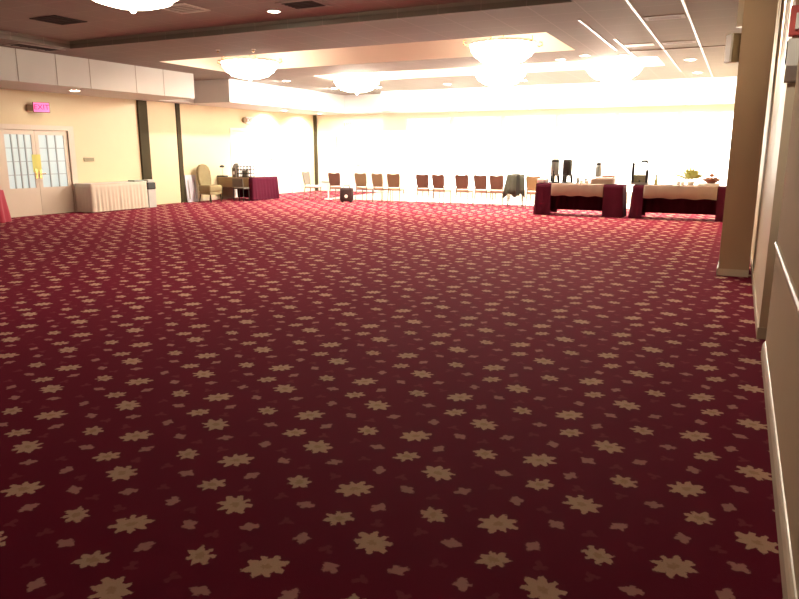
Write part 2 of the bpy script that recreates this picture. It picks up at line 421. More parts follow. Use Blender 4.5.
struct('trim_left_white_door', boxes([(XL-.02, XL+.02, 19.23, 19.35, 0, 2.4), (XL-.02, XL+.02, 22.85, 22.97, 0, 2.4), (XL-.02, XL+.02, 19.35, 22.85, 2.3, 2.4)]), 'white_paint')
d5 = struct('door_5', boxes([(-14.89, -14.0, YF+.02, YF+.07, .01, 2.19)]), 'white_paint')
d6 = struct('door_6', boxes([(-13.99, -13.11, YF+.02, YF+.07, .01, 2.19)]), 'white_paint')
obj('door_handle', boxes([(-14.24, -14.06, YF-.03, YF+.02, 1.18, 1.32)]), 'chrome', d5)
obj('door_handle', boxes([(-13.93, -13.81, YF-.03, YF+.02, 1.04, 1.12)]), 'chrome', d6)
struct('trim_far_door', boxes([(-15.0, -14.9, YF-.02, YF+.02, 0, 2.3), (-13.1, -13.0, YF-.02, YF+.02, 0, 2.3), (-14.9, -13.1, YF-.02, YF+.02, 2.2, 2.3)]), 'white_paint')

# ------------------------------------------------------------------ wall fittings
def text_mesh(s, size):
    cu = bpy.data.curves.new('letters', 'FONT'); cu.body = s; cu.size = size; cu.extrude = .003; cu.align_x = 'CENTER'; cu.align_y = 'CENTER'
    o = bpy.data.objects.new('tmp', cu); C.objects.link(o)
    bpy.context.view_layer.update()
    me = bpy.data.meshes.new_from_object(o.evaluated_get(bpy.context.evaluated_depsgraph_get()))
    bpy.data.objects.remove(o)
    return me

def exit_sign(label, loc, rz, lit):
    t = thing('exit_sign', label, 'exit sign', loc, rz)   # local: faces -Y, mounted at y=0
    obj('housing', mk(box, -.19, .19, -.06, -.004, -.125, .125, .01), 'exit_box' if lit else 'white_plastic', t)
    f = obj('sign_face', mk(box, -.175, .175, -.072, -.06, -.11, .11), 'exit_pink' if lit else 'exit_white', t)
    me = text_mesh('EXIT', .17); me.materials.append(M['exit_red'] if lit else M['red'])
    o = bpy.data.objects.new('lettering', me); C.objects.link(o); o.parent = t
    o.location = (0, -.074, 0); o.rotation_euler = (PI/2, 0, 0)
    return t
# sign beside the glazed door: on a short arm from the wall, turned to the room
t = exit_sign('pink lit exit sign above the glazed double door', (XL+.16, 11.93, 2.66), math.radians(62), True)
bm = bmesh.new(); box(bm, -.33, -.17, -.05, .04, -.09, .06, .02)
obj('lamp_housing', bm, 'exit_box', t)
obj('mounting_arm', mk(tube, [(-.12, .0, .02), (-.155, .08, .02)], .02), 'exit_box', t)
t = exit_sign('white unlit exit sign with round lamp above the white double door', (XL+.012, 20.25, 2.68), PI/2, False)
bm = bmesh.new(); tube(bm, [(-.28, 0, .0), (-.28, -.10, .0)], .09, 14)
obj('lamp_head', bm, 'exit_box', t)
exit_sign('small white exit sign over the far wall door', (-14.3, YF-.005, 2.66), 0, False)
tag(obj('wall_plate', mk(box, XL, XL+.02, 13.17, 13.50, 1.33, 1.43, .006), 'plate'), 'small bronze wall plate right of the glazed door', 'wall plate')
tag(obj('notice', mk(box, XL-.018, XL-.014, 11.66, 11.90, 1.08, 1.52), 'notice'), 'yellow paper notice stuck where the glazed door leaves meet', 'notice')

# right side devices
t = thing('wall_mounted_emergency_light', 'white emergency light box on the left side of the pilaster', 'emergency light', (-.16, 9.9, 2.86), math.radians(-62))
obj('case', mk(box, -.11, .04, -.09, .02, -.19, .15, .008), 'exit_box', t)
obj('lens_cover', mk(box, -.105, .035, -.115, -.09, -.185, .145, .006), 'white_plastic', t)
t = thing('fire_alarm', 'red fire alarm box high on the right doorway wall', 'fire alarm', (.30, 6.515, 2.58))
obj('case', mk(box, -.06, .10, -.10, 0, -.11, .11, .008), 'red', t)
obj('strobe', mk(box, -.02, .06, -.125, -.10, -.07, .05, .006), 'white_plastic', t)
t = thing('wall_mounted_emergency_light', 'white emergency light with sloped foot below the red fire alarm', 'emergency light', (.30, 6.515, 2.28))
bm = bmesh.new(); prism(bm, [(-.055, 0, -.16), (-.055, -.04, -.15), (-.055, -.13, -.04), (-.055, -.13, .16), (-.055, 0, .16)], (.17, 0, 0))
obj('case', bm, 'white_plastic', t, bevel=.006)
obj('side_grille', mk(box, -.062, -.055, -.11, -.01, -.02, .15), 'black', t)  # black sheet stands in for the shadowed left side of the case

# ------------------------------------------------------------------ ceiling fittings
def chandelier(label, loc, R=.68, glow='crystal', drop=0):
    t = thing('chandelier', label, 'chandelier', loc, 0, 'crystal bowl chandeliers')
    zc = 0
    obj('canopy', mk(lathe, [(0, 0), (.10, 0), (.09, -.03), (.03, -.05), (0, -.05)], 20), 'brass', t, smooth=True)
    obj('stem', mk(lathe, [(.012, -.04), (.012, -.25-drop)], 10), 'brass', t)
    z = -.25-drop
    bm = bmesh.new()
    lathe(bm, [(R*.98, z+.02), (R, z), (R, z-.035), (R*.98, z-.045)], 40)
    obj('rim', bm, 'ring', t, smooth=False)
    bm = bmesh.new()   # beaded crystal bowl in scalloped tiers
    lathe(bm, [(0, z+.06), (R*.5, z+.05), (R*.96, z), (R*.98, z-.06), (R*.93, z-.13), (R*.95, z-.15), (R*.84, z-.23), (R*.85, z-.25), (R*.66, z-.33), (R*.66, z-.35), (R*.38, z-.405), (R*.12, z-.425), (0, z-.43)], 48, facet=.03)
    bowl = obj('crystal_bowl', bm, glow, t)
    bm = bmesh.new(); lathe(bm, [(0, z-.42), (.03, z-.44), (.04, z-.46), (.025, z-.48), (0, z-.49)], 14)
    obj('finial', bm, glow, bowl, smooth=True)
    for k in range(6):
        a = 2*PI*k/6+.3; c, s = math.cos(a), math.sin(a)
        bm = bmesh.new(); tube(bm, [(c*R, s*R, z-.02), (c*(R+.08), s*(R+.08), z-.06), (c*(R+.15), s*(R+.15), z-.03), (c*(R+.14), s*(R+.14), z+.03), (c*(R+.08), s*(R+.08), z+.03)], .013, 6)
        obj('scroll_arm', bm, 'brass', t)
    return t
GZ = {'near': ZN, 'mid': ZC+.5, 'far': ZC+.4}
c0 = chandelier('crystal bowl chandelier at the top edge, nearest to the camera', (-6.75, 6.5, ZN), glow='crystal_dim', drop=-.08)
c1_ = chandelier('crystal chandelier at the left end of the long lit ceiling tray', (-11.1, 14.3, ZC+.5), drop=.20)
c2_ = chandelier('leftmost chandelier of the three in the far ceiling tray', (-10.4, 18.4, ZC+.4), glow='crystal_bright', drop=.14)
def cch(label, x, y, z, drop):
    r = dup(c2_ if y > 17 else c1_, (x, y, z), .4*x, label)
    return r
cch('crystal chandelier at the right end of the long lit ceiling tray', -4.62, 14.3, ZC+.5, 0)
cch('middle chandelier of the three in the far ceiling tray', -6.0, 18.4, ZC+.4, 0)
cch('rightmost chandelier of the three in the far ceiling tray', -3.05, 18.4, ZC+.4, 0)

def downlight(label, x, y, z, r=.085, lit=True):
    t = thing('downlight', label, 'ceiling light', (x, y, z), 0, 'recessed ceiling lights')
    bm = bmesh.new(); lathe(bm, [(r, 0), (r*1.25, 0), (r*1.3, -.008), (r*1.05, -.016), (r, -.012), (r, 0)], 24)
    obj('trim_ring', bm, 'ring', t, smooth=True)
    bm = bmesh.new(); lathe(bm, [(0, -.008), (r, -.006), (r, 0), (0, 0)], 24)
    obj('lens', bm, 'lens' if lit else 'lens_off', t)
    return t
downlight('lit round downlight in the left soffit above the wall plate', -14.75, 12.15, ZS, .12)
downlight('lit round downlight left of the dark ceiling vent, nearer of the ceiling pair', -7.2, 9.98, ZN, .10)
downlight('lit downlight cut by the top edge of the photo', -5.0, 9.3, ZN, .10)
downlight('small lit downlight past the grey cross bar on the right ceiling', -1.30, 18.3, ZC, .12)
for lb, x, y in (('lit downlight at the far tray corner, first from the right', -2.62, 16.9), ('lit downlight at the far tray edge, second from the right', -3.4, 16.5), ('lit downlight at the far tray edge, leftmost of three', -4.05, 16.95)):
    downlight(lb, x, y, ZC, .10)
for lb, x, y in (('downlight in the far soffit above the cream jacket chair', -6.6, 23.7), ('downlight in the far soffit above the left buffet table', -4.2, 23.7), ('downlight in the far soffit above the right buffet table', -1.6, 23.7), ('downlight in the far soffit left of the chair row', -9.2, 23.7)):  # lamps added to whiten the far wall
    downlight(lb, x, y, ZS, .11)
downlight('dark round ceiling speaker near the top edge of the photo', -4.35, 9.85, ZN, .12, False)

added_soffit_lamps = []  # downlights added to wash the far part of the left wall
for lb, x, y in (('downlight in the left soffit above the white double door', -15.0, 21.2), ('downlight in the left soffit nearest the far corner', -14.9, 23.4)):
    added_soffit_lamps.append(downlight(lb, x, y, ZS, .11))
def beam(t, power, cone, blend, aim, colour=(1, .88, .70)):
    """the lamp inside a recessed downlight"""
    sl = bpy.data.lights.new('downlight_beam', 'SPOT'); sl.energy = power; sl.spot_size = math.radians(cone); sl.spot_blend = blend
    sl.color = colour; sl.shadow_soft_size = .06
    so = bpy.data.objects.new('downlight_beam', sl); C.objects.link(so); so.parent = t; so.location = (0, 0, -.03)
    so.rotation_euler = Vector(aim).to_track_quat('-Z', 'Y').to_euler()
for lb, y in (('lit downlight over the right wall, nearer to the doorway', 7.3), ('lit downlight over the right wall, nearer to the pilaster', 8.9)):
    t = downlight(lb, .10, y, ZC, .06)
    beam(t, 2200, 20, .5, (.29, 0, -1.2))
for t in added_soffit_lamps: beam(t, 420, 120, .6, (-.6, 0, -1), (1, .95, .86))
t = downlight('lit downlight over the chair rail, in front of the doorway', -.02, 4.9, ZC, .07)
beam(t, 110, 34, .7, (.36, 1.6, -1.75))  # added lamp, aimed to brighten the doorway face
for lb, x in (('lit ceiling downlight at the left end of the far row', -11.2), ('lit ceiling downlight second from the left in the far row', -8.7), ('lit ceiling downlight in the middle of the far row', -6.2),
              ('lit ceiling downlight second from the right in the far row', -3.7), ('lit ceiling downlight at the right end of the far row', -1.3)):
    t = downlight(lb, x, 21.3, ZC, .11)
    beam(t, 700, 165, .3, (0, .35, -1), (1, .93, .82))  # row of lamps added to flood the far bulkhead and floor
for lb, y in (('lit ceiling downlight by the left bulkhead, nearer one', 18.2), ('lit ceiling downlight by the left bulkhead, farther one', 21.0)):
    t = downlight(lb, -12.75, y, ZC, .11)
    beam(t, 460, 165, .3, (-.5, 0, -1), (1, .93, .82))  # pair of lamps added to brighten the left bulkhead and wall
def vent(label, x, y, z, w, d, fm, inner, cat='ceiling vent', rz=0):
    t = thing('ceiling_vent', label, cat, (x, y, z), rz)
    fr = .06
    obj('frame', boxes([(-w/2, w/2, -d/2, -d/2+fr, -.014, 0), (-w/2, w/2, d/2-fr, d/2, -.014, 0), (-w/2, -w/2+fr, -d/2+fr, d/2-fr, -.014, 0), (w/2-fr, w/2, -d/2+fr, d/2-fr, -.014, 0)]), fm, t)
    obj('backing', boxes([(-w/2+fr, w/2-fr, -d/2+fr, d/2-fr, -.003, 0)]), inner, t)
    n = 5; 
    for k in range(n):
        y0 = -d/2+fr+(d-2*fr)*(k+.5)/n
        obj('louvre', boxes([(-w/2+fr, w/2-fr, y0-.012, y0+.012, -.012, -.004)]), inner if inner == 'dark' else fm, t)
    return t
vent('dark open ceiling vent above the left bulkhead', -11.1, 8.95, ZN, .66, .66, 'dark', 'dark')
vent('pale framed square ceiling vent right of the nearest chandelier', -8.4, 9.15, ZN, .62, .62, 'ring', 'grille')
vent('dark brown ceiling vent right of the round downlight', -6.45, 9.75, ZN, .7, .6, 'grille', 'dark')
vent('long dark ceiling return grille beside the left bulkhead', -13.45, 10.2, ZC, .5, 1.1, 'grille', 'dark')
vent('pale ceiling diffuser with dark centre between two grid bars, nearest', -1.33, 12.5, ZC, .62, .34, 'grille', 'ring')
vent('pale ceiling diffuser with dark centre between two grid bars, farther', -1.33, 15.4, ZC, .62, .34, 'grille', 'ring')
vent('pale ceiling diffuser left of the grid bars', -2.08, 15.4, ZC, .55, .3, 'ring', 'ring')
t = thing('ceiling_light', 'white surface ceiling light at the top edge, right of the dark vent', 'ceiling light', (-5.55, 9.0, ZN))
obj('housing', mk(box, -.3, .3, -.12, .12, -.05, 0, .01), 'ring', t)
obj('diffuser', mk(box, -.27, .27, -.09, .09, -.065, -.05), 'white_plastic', t)
for lb, x, y in (('left sprinkler head in front of the long ceiling tray', -10.3, 12.2), ('right sprinkler head in front of the long ceiling tray', -9.55, 12.45)):
    t = thing('ceiling_sprinkler', lb, 'sprinkler', (x, y, ZC), 0, 'sprinkler heads')
    obj('escutcheon', mk(lathe, [(0, 0), (.05, 0), (.04, -.012), (0, -.012)], 16), 'ring', t)
    obj('nozzle', mk(lathe, [(0, -.012), (.014, -.012), (.014, -.045), (.03, -.05), (.03, -.055), (0, -.055)], 12), 'brass', t)

# ------------------------------------------------------------------ chairs
def banquet_chair(label, bmat, smat, loc, rz, group):
    """faces local +Y"""
    t = thing('banquet_chair', label, 'chair', loc, rz, group)
    bm = bmesh.new(); box(bm, -.215, .215, -.20, .225, .41, .475, .022); obj('seat', bm, smat, t, smooth=True)
    # backrest: shield outline with two low horns, leaning back
    prof = [(-.155, .50), (-.20, .60), (-.215, .84), (-.205, .915), (-.15, .925), (-.07, .905), (0, .90), (.07, .905), (.15, .925), (.205, .915), (.215, .84), (.20, .60), (.155, .50)]
    lean = lambda z: -.205-.16*(z-.45)
    bm = bmesh.new(); prism(bm, [(px, lean(z)-.02, z) for px, z in prof], (0, .04, 0))
    obj('backrest', bm, bmat, t, bevel=.012)
    for s in (-1, 1):
        bm = bmesh.new(); tube(bm, [(s*.195, .20, 0), (s*.185, .185, .42)], [.011, .014], 8); obj('leg', bm, 'chair_leg', t)
        bm = bmesh.new(); tube(bm, [(s*.20, -.27, 0), (s*.185, -.20, .42)], [.011, .014], 8); obj('leg', bm, 'chair_leg', t)
        bm = bmesh.new(); tube(bm, [(s*.185, -.19, .42), (s*.175, lean(.52), .52), (s*.18, lean(.8)-.01, .8)], .012, 8); obj('back_post', bm, 'chair_leg', t)
    bm = bmesh.new(); tube(bm, [(-.19, -.19, .405), (.19, -.19, .405), (.19, .19, .405), (-.19, .19, .405), (-.19, -.19, .405)], .011, 6, False); obj('seat_frame', bm, 'chair_leg', t)
    return t
CY = 19.45
row = 'banquet chairs in the row along the dance floor'
specs = [
 (-11.86, 'back_red', 8, 'russet banquet chair beside the dark bag, leftmost backrest of the row'),
 (-10.86, 'back_tan', 4, 'tan banquet chair just right of the dark bag'),
 (-10.22, 'back_tan', -6, 'tan banquet chair, second to the right of the dark bag'),
 (-9.72, 'back_brown', 10, 'brown banquet chair at the left side of the wide gap in the row'),
 (-8.70, 'back_red', 3, 'russet banquet chair at the right side of the wide gap in the row'),
 (-8.15, 'back_red', -3, 'russet banquet chair, second to the right of the wide gap in the row'),
 (-7.42, 'back_red', 5, 'russet banquet chair standing alone between two pairs in the row'),
 (-6.80, 'back_red', -4, 'russet banquet chair, left of the touching pair near the jacket'),
 (-6.33, 'back_red', 2, 'russet banquet chair, right of the touching pair near the jacket'),
]
for xx, bmt, rz, lb in specs:
    banquet_chair(lb, bmt, 'seat', (xx, CY+.2, 0), math.radians(rz-4), row)
banquet_chair('tan banquet chair hidden under the grey green jacket', 'back_tan', 'seat', (-5.84, CY+.27, 0), math.radians(12), row)
banquet_chair('cream banquet chair between the jacket and the left buffet table', 'back_cream', 'seat', (-5.22, CY+.1, 0), 0, row)
# pale chair seen from the side
banquet_chair('banquet chair with a pale seat, seen side on at the left end of the row', 'card', 'pale_chair', (-13.0, 19.9, 0), math.radians(-88), row)

# jacket hung over a chair back
bm = bmesh.new()
NX, rows_ = 14, []
prof = [(-.39, .36), (-.365, .55), (-.345, .75), (-.335, .90), (-.31, .955), (-.24, .965), (-.20, .90), (-.165, .7), (-.155, .52)]
for (yy, zz) in prof:
    r = []
    for k in range(NX+1):
        u = k/NX-.5
        fl = 1+.55*max(0, (.9-zz)) if yy < -.27 else 1
        r.append(bm.verts.new((u*.50*fl-.06*(max(0, .9-zz)) if yy < -.27 else u*.46, yy+.018*math.sin(k*1.9+zz*4), zz-.05*abs(u)-(.06*math.sin(k*.9+1) if zz < .4 else 0))))
    rows_.append(r)
for A, B in zip(rows_, rows_[1:]):
    for k in range(NX): bm.faces.new((A[k], A[k+1], B[k+1], B[k]))
j = obj('jacket', bm, 'jacket', smooth=True); j.location = (-5.84, CY+.27, 0); j.rotation_euler = (0, 0, math.radians(12))
sm = j.modifiers.new('thick', 'SOLIDIFY'); sm.thickness = .012; sm.offset = 1
tag(j, 'grey green jacket hung over a chair back left of the cream chair', 'jacket')
bm = bmesh.new()
prism(bm, [(.03, -.43, .38), (.14, -.43, .34), (.13, -.395, .72), (.12, -.375, .93), (.04, -.375, .95), (.03, -.395, .70)], (0, -.012, 0))
obj('scarf_panel', bm, 'jacket_dark', j)

# dark bag with a pale wheel, between the first two chairs
t = thing('wheeled_bag', 'dark wheeled bag standing between the russet and tan chairs', 'bag', (-11.27, 19.2, 0), math.radians(10))
bm = bmesh.new(); box(bm, -.2, .2, -.13, .13, .04, .46, .06); obj('body', bm, 'black_fabric', t, smooth=True)
bm = bmesh.new(); tube(bm, [(-.1, 0, .45), (-.09, 0, .53), (.09, 0, .53), (.1, 0, .45)], .014); obj('handle', bm, 'black', t)
bm = bmesh.new(); tube(bm, [(.03, -.15, .20), (.03, -.128, .20)], .055, 16); obj('badge', bm, 'white_plastic', t)
for s in (-1, 1):
    bm = bmesh.new(); tube(bm, [(s*.14, -.05, .045), (s*.14, .05, .045)], .045, 14); obj('wheel', bm, 'black', t)
# small table next to it
t = thing('side_table', 'small grey topped side table left of the russet chair', 'table', (-12.55, 20.15, 0))
bm = bmesh.new(); lathe(bm, [(0, .56), (.22, .56), (.23, .585), (.22, .62), (0, .62)], 24); obj('tabletop', bm, 'tray_green', t)
bm = bmesh.new(); lathe(bm, [(.02, .03), (.02, .56)], 12); obj('pedestal', bm, 'pale_chair', t)
bm = bmesh.new(); lathe(bm, [(0, 0), (.15, 0), (.15, .015), (.03, .035), (0, .035)], 20); obj('base', bm, 'pale_chair', t)

# ------------------------------------------------------------------ draped tables
def drape(bm, x0, x1, y0, y1, zt, zb, flare=.04, amp=.02, n=9, rowsn=8, seed=0, skip=''):
    """cloth over a box: flat top, pleats opening towards the hem"""
    rnd = random.Random(seed)
    per = []
    def side(a, b, nrm):
        L = (Vector(b)-Vector(a)).length; k = max(6, int(L*26))
        for i in range(k): per.append((Vector(a).lerp(Vector(b), i/k), Vector(nrm), i/k*L))
    marks = [0]
    for a_, b_, n_ in (((x0, y0), (x1, y0), (0, -1)), ((x1, y0), (x1, y1), (1, 0)), ((x1, y1), (x0, y1), (0, 1)), ((x0, y1), (x0, y0), (-1, 0))):
        if (skip == 'R' and n_ == (1, 0)) or (skip == 'L' and n_ == (-1, 0)): n_ = (0, 0)
        side(a_, b_, n_); marks.append(len(per))
    gone = {'': (0, 0), 'R': (marks[1], marks[2]), 'L': (marks[3], marks[4])}[skip]
    N = len(per); rings = []
    ph = rnd.random()*6
    for r in range(rowsn+1):
        t = r/rowsn; z = zt+(zb-zt)*t; ring = []
        for i, (p, nr, s) in enumerate(per):
            nn = (nr+per[i-1][1]).normalized() if per[i-1][1] != nr else nr
            w = math.sin(s*n*2*PI/1.0+ph)+.4*math.sin(s*n*4.1+ph*2)
            off = flare*t+amp*t**.7*w*.6
            q = p+nn*(off+.004)
            ring.append(bm.verts.new((q.x, q.y, z)))
        rings.append(ring)
    for A, B in zip(rings, rings[1:]):
        for i in range(N):
            if not gone[0] <= i < gone[1]: bm.faces.new((A[i], A[(i+1) % N], B[(i+1) % N], B[i]))
    bm.faces.new(rings[0])

def table_frame(t, x0, x1, y0, y1, z=.75, ins=.1):
    obj('tabletop', mk(box, x0, x1, y0, y1, z-.03, z, .004), 'wood', t)
    for a in (x0+ins, x1-ins):
        for b in (y0+ins, y1-ins):
            bm = bmesh.new(); tube(bm, [(a, b, 0), (a, b, z-.03)], .016, 8); obj('leg', bm, 'chair_leg', t)

def runner(bm, x0, x1, y0, y1, z, zf, zb, fl=.0):
    """cloth lying over a table, hanging down front and back"""
    n = 40; rows_ = []
    prof = [(y0-.022, zf, .6), (y0-.016, (zf+z)/2, .4), (y0-.010, z-.01, 0), (y0, z+.004, 0), (y1, z+.004, 0), (y1+.010, z-.01, 0), (y1+.02, zb, .5)]
    for yy, zz, w in prof:
        rows_.append([bm.verts.new((x0+(x1-x0)*k/n, yy-.022*w*(1+math.sin(k*.9)), zz-(.012*math.sin(k*.5) if w > .45 else 0))) for k in range(n+1)])
    for A, B in zip(rows_, rows_[1:]):
        for k in range(n): bm.faces.new((A[k], A[k+1], B[k+1], B[k]))

def buffet(where, x0, xa, xb, x1, y0, y1, zt, seed):
    t = thing('buffet_table', 'long buffet table %s, dark underneath' % where, 'table', (0, 0, 0))
    t.location = ((x0+x1)/2, (y0+y1)/2, 0)
    cx, cy = t.location.x, t.location.y
    table_frame(t, x0+.08-cx, x1-.08-cx, y0+.075-cy, y1-.075-cy, zt-.012)
    bm = bmesh.new(); n = 60; A = []; B = []
    for k in range(n+1):
        xx = xa-.12+(xb-xa+.24)*k/n
        A.append(bm.verts.new((xx-cx, y1-.10+.012*math.sin(k)-cy, zt-.045))); B.append(bm.verts.new((xx-cx, y1-.10+.03*math.sin(k)-cy, .10)))
    for k in range(n): bm.faces.new((A[k], A[k+1], B[k+1], B[k]))
    sk = obj('back_skirt', bm, 'maroon', t, smooth=True)
    s = sk.modifiers.new('thick', 'SOLIDIFY'); s.thickness = .004
    def cloth(a, b, side_):
        bm = bmesh.new(); drape(bm, a+.05, b, y0+.05, y1-.04, zt, .012, .05, .018, 5, seed=seed+int(a*10), skip={'left': 'R', 'right': 'L'}[side_])
        o = obj('tablecloth', bm, 'maroon', smooth=False)
        for p in o.data.polygons: p.use_smooth = len(p.vertices) == 4
        tag(o, 'maroon cloth over the %s end of the buffet table %s' % (side_, where), 'tablecloth', 'maroon tablecloths on the buffet tables')
    cloth(x0, xa, 'left'); cloth(xb-.05, x1-.05, 'right')
    bm = bmesh.new(); runner(bm, xa+.004, xb-.006, y0+.03, y1-.04, zt+.004, zt-.29, zt-.2)
    o = obj('table_runner', bm, 'cream_cloth', smooth=True); s = o.modifiers.new('thick', 'SOLIDIFY'); s.thickness = .004; s.offset = 1
    tag(o, 'cream overlay cloth hanging over the front of the buffet table %s' % where, 'tablecloth', 'cream overlay cloths')
ZT = .79
buffet('beside the cream chair', -4.72, -4.27, -2.98, -2.48, 17.5, 18.27, ZT, 3)
buffet('nearest the pilaster', -2.34, -2.04, -.42, -.20, 17.5, 18.27, ZT, 9)

# things on the left buffet table
ZB = ZT+.0115
def coffee_server(label, x, y, body, R=.088, h=.60):
    t = thing('coffee_server', label, 'coffee server', (x, y, ZB), 0, 'coffee servers')
    obj('base', mk(lathe, [(0, 0), (R*1.35, 0), (R*1.35, .018), (R*1.1, .03), (0, .03)], 24), 'black', t)
    for k in range(3):
        a = k*2*PI/3+.5; c, s = math.cos(a), math.sin(a)
        obj('support', mk(tube, [(c*R*1.1, s*R*1.1, .025), (c*R*.85, s*R*.85, .22)], .034, 8), 'black', t)
    obj('body', mk(lathe, [(0, .18), (R*.9, .18), (R, .20), (R, h-.09), (R*.97, h-.075), (0, h-.075)], 28), body, t, smooth=True)
    obj('lid', mk(lathe, [(0, h), (R*.6, h), (R*.95, h-.02), (R*1.04, h-.075), (0, h-.075)], 28), 'black', t)
    bm = bmesh.new(); tube(bm, [(0, -R+.01, .24), (0, -R-.05, .24), (0, -R-.055, .19)], .014, 8); sp = obj('spigot', bm, 'black', t)
    obj('tap_lever', mk(box, -.01, .01, -R-.05, -R-.03, .25, .31), 'black', sp)
    return t
coffee_server('dark grey coffee server, left of the tall pair on the buffet', -4.28, 17.85, 'greysteel', .105)
coffee_server('black coffee server, right of the tall pair on the buffet', -3.96, 17.85, 'black', .118)
tag(obj('folded_linen', mk(box, -4.68, -4.45, 17.62, 18.0, ZB, ZB+.11, .03), 'white_cloth', smooth=True), 'folded white linen on the left end of the left buffet', 'linen')
def cup(label, x, y, m='china', h=.09, r=.04):
    t = thing('cup', label, 'cup', (x, y, ZB), 0, 'cups beside the coffee servers')
    obj('body', mk(lathe, [(0, 0), (r*.7, 0), (r*.95, h*.5), (r, h), (r*.9, h), (r*.85, h*.5), (0, .012)], 20), m, t, smooth=True)
    bm = bmesh.new(); tube(bm, [(r*.9, 0, h*.8), (r*1.6, 0, h*.75), (r*1.6, 0, h*.35), (r*.85, 0, h*.25)], .007, 6); obj('handle', bm, m, t)
for lb, x, y, m, h in (('grey cup close beside the black coffee server', -3.67, 17.8, 'greysteel', .15), ('white cup right of the grey cup by the coffee servers', -3.55, 17.66, 'china', .09),
                    ('steel creamer cup behind the white cups', -3.50, 17.95, 'greysteel', .13), ('white cup nearest the white box on the buffet', -3.42, 17.72, 'china', .09)):
    cup(lb, x, y, m, h, .045)
t = thing('serving_box', 'pale pink serving box on the right end of the left buffet', 'box', (-3.03, 17.85, ZB))
obj('body', mk(box, -.30, .24, -.18, .18, 0, .12, .015), 'cream_cloth', t)
obj('shelf', mk(box, -.20, .24, -.16, .18, .12, .165, .012), 'white_cloth', t)
t = thing('serving_tray', 'flat brown tray on top of the pale serving box', 'tray', (-2.93, 17.86, ZB+.1655))
obj('base', mk(box, -.15, .15, -.10, .10, 0, .012), 'bowlwood', t)
obj('rim', boxes([(-.15, .15, -.10, -.085, .012, .035), (-.15, .15, .085, .10, .012, .035), (-.15, -.135, -.085, .085, .012, .035), (.135, .15, -.085, .085, .012, .035)]), 'bowlwood', t)
t = thing('thermos', 'slim grey thermos with a black lid beside the brown tray', 'thermos', (-3.20, 17.93, ZB+.1655))
obj('body', mk(lathe, [(0, 0), (.075, 0), (.078, .02), (.07, .25), (.055, .29), (0, .29)], 24), 'greysteel', t, smooth=True)
obj('lid', mk(lathe, [(0, .29), (.06, .29), (.065, .33), (.05, .355), (0, .355)], 24), 'black', t, smooth=True)
obj('handle', mk(tube, [(.07, 0, .25), (.11, 0, .24), (.11, 0, .10), (.074, 0, .08)], .01, 8), 'black', t)

# things on the right buffet table
t = thing('drink_dispenser', 'square drink dispenser with pale green drink on the right buffet', 'drink dispenser', (-2.17, 17.85, ZB))
obj('base', mk(box, -.20, .20, -.17, .14, 0, .05, .01), 'chrome', t)
obj('tank', boxes([(-.15, -.143, -.12, .12, .05, .50), (.143, .15, -.12, .12, .05, .50), (-.143, .143, -.12, -.113, .05, .50), (-.143, .143, .113, .12, .05, .50)]), 'glass', t)
obj('drink', mk(box, -.142, .142, -.112, .112, .051, .23), 'lemon', t)
for s in (-1, 1):
    obj('corner_post', mk(box, s*.165-.03, s*.165+.03, -.165, -.125, .05, .53 if s < 0 else .36), 'black', t)
ld = obj('lid', mk(box, -.155, .155, -.125, .125, .50, .515), 'glass', t)
obj('lid_handle', mk(tube, [(.0, 0, .515), (.01, 0, .56), (  .13, 0, .56), (.14, 0, .515)], .03), 'black', ld)
obj('spigot', mk(tube, [(0, -.12, .1), (0, -.19, .1), (0, -.19, .06)], .014), 'black', t)
t = thing('bottle', 'small dark topped bottle right of the drink dispenser', 'bottle', (-1.80, 17.8, ZB))
obj('body', mk(lathe, [(0, 0), (.04, 0), (.042, .10), (.018, .16), (.018, .21), (0, .21)], 18), 'lemon', t, smooth=True)
obj('cap', mk(lathe, [(0, .21), (.021, .21), (.021, .255), (0, .255)], 14), 'black', t)
tag(obj('plate', mk(lathe, [(0, 0), (.09, 0), (.15, .018), (.155, .022), (.09, .012), (0, .010)], 28), 'china', loc=(-1.55, 17.75, ZB), smooth=True), 'flat white plate in the middle of the right buffet', 'plate')
for lb, x, y in (('white cup left of the flowers, nearer to the plate', -1.30, 17.85), ('white cup left of the flowers, nearer to the pot', -1.20, 17.75)):
    t = thing('cup', lb, 'cup', (x, y, ZB), 0, 'cups beside the flowers')
    obj('body', mk(lathe, [(0, 0), (.03, 0), (.045, .05), (.048, .10), (.044, .10), (.04, .05), (0, .012)], 18), 'china', t, smooth=True)
    obj('handle', mk(tube, [(.045, 0, .085), (.075, 0, .08), (.075, 0, .04), (.043, 0, .03)], .007, 6), 'greysteel', t)
t = thing('flower_arrangement', 'yellow green flower arrangement in a pot on the right buffet', 'flowers', (-1.04, 18.06, ZB))
obj('pot', mk(lathe, [(0, 0), (.07, 0), (.095, .09), (.085, .09), (.07, .02), (0, .02)], 20), 'china', t, smooth=True)
bm = bmesh.new(); rnd = random.Random(4)
def leafblade(bm, base, tip, w):
    base, tip = Vector(base), Vector(tip); d = tip-base; s = d.cross(Vector((0, 0, 1)));
    s = s.normalized()*w if s.length > 1e-4 else Vector((w, 0, 0))
    up = s.cross(d).normalized()*w*.35; m = base.lerp(tip, .5)
    a = bm.verts.new(base); b = bm.verts.new(m+s+up); c = bm.verts.new(tip); e = bm.verts.new(m-s+up); f = bm.verts.new(m-up*.3)
    bm.faces.new((a, b, f)); bm.faces.new((b, c, f)); bm.faces.new((c, e, f)); bm.faces.new((e, a, f))
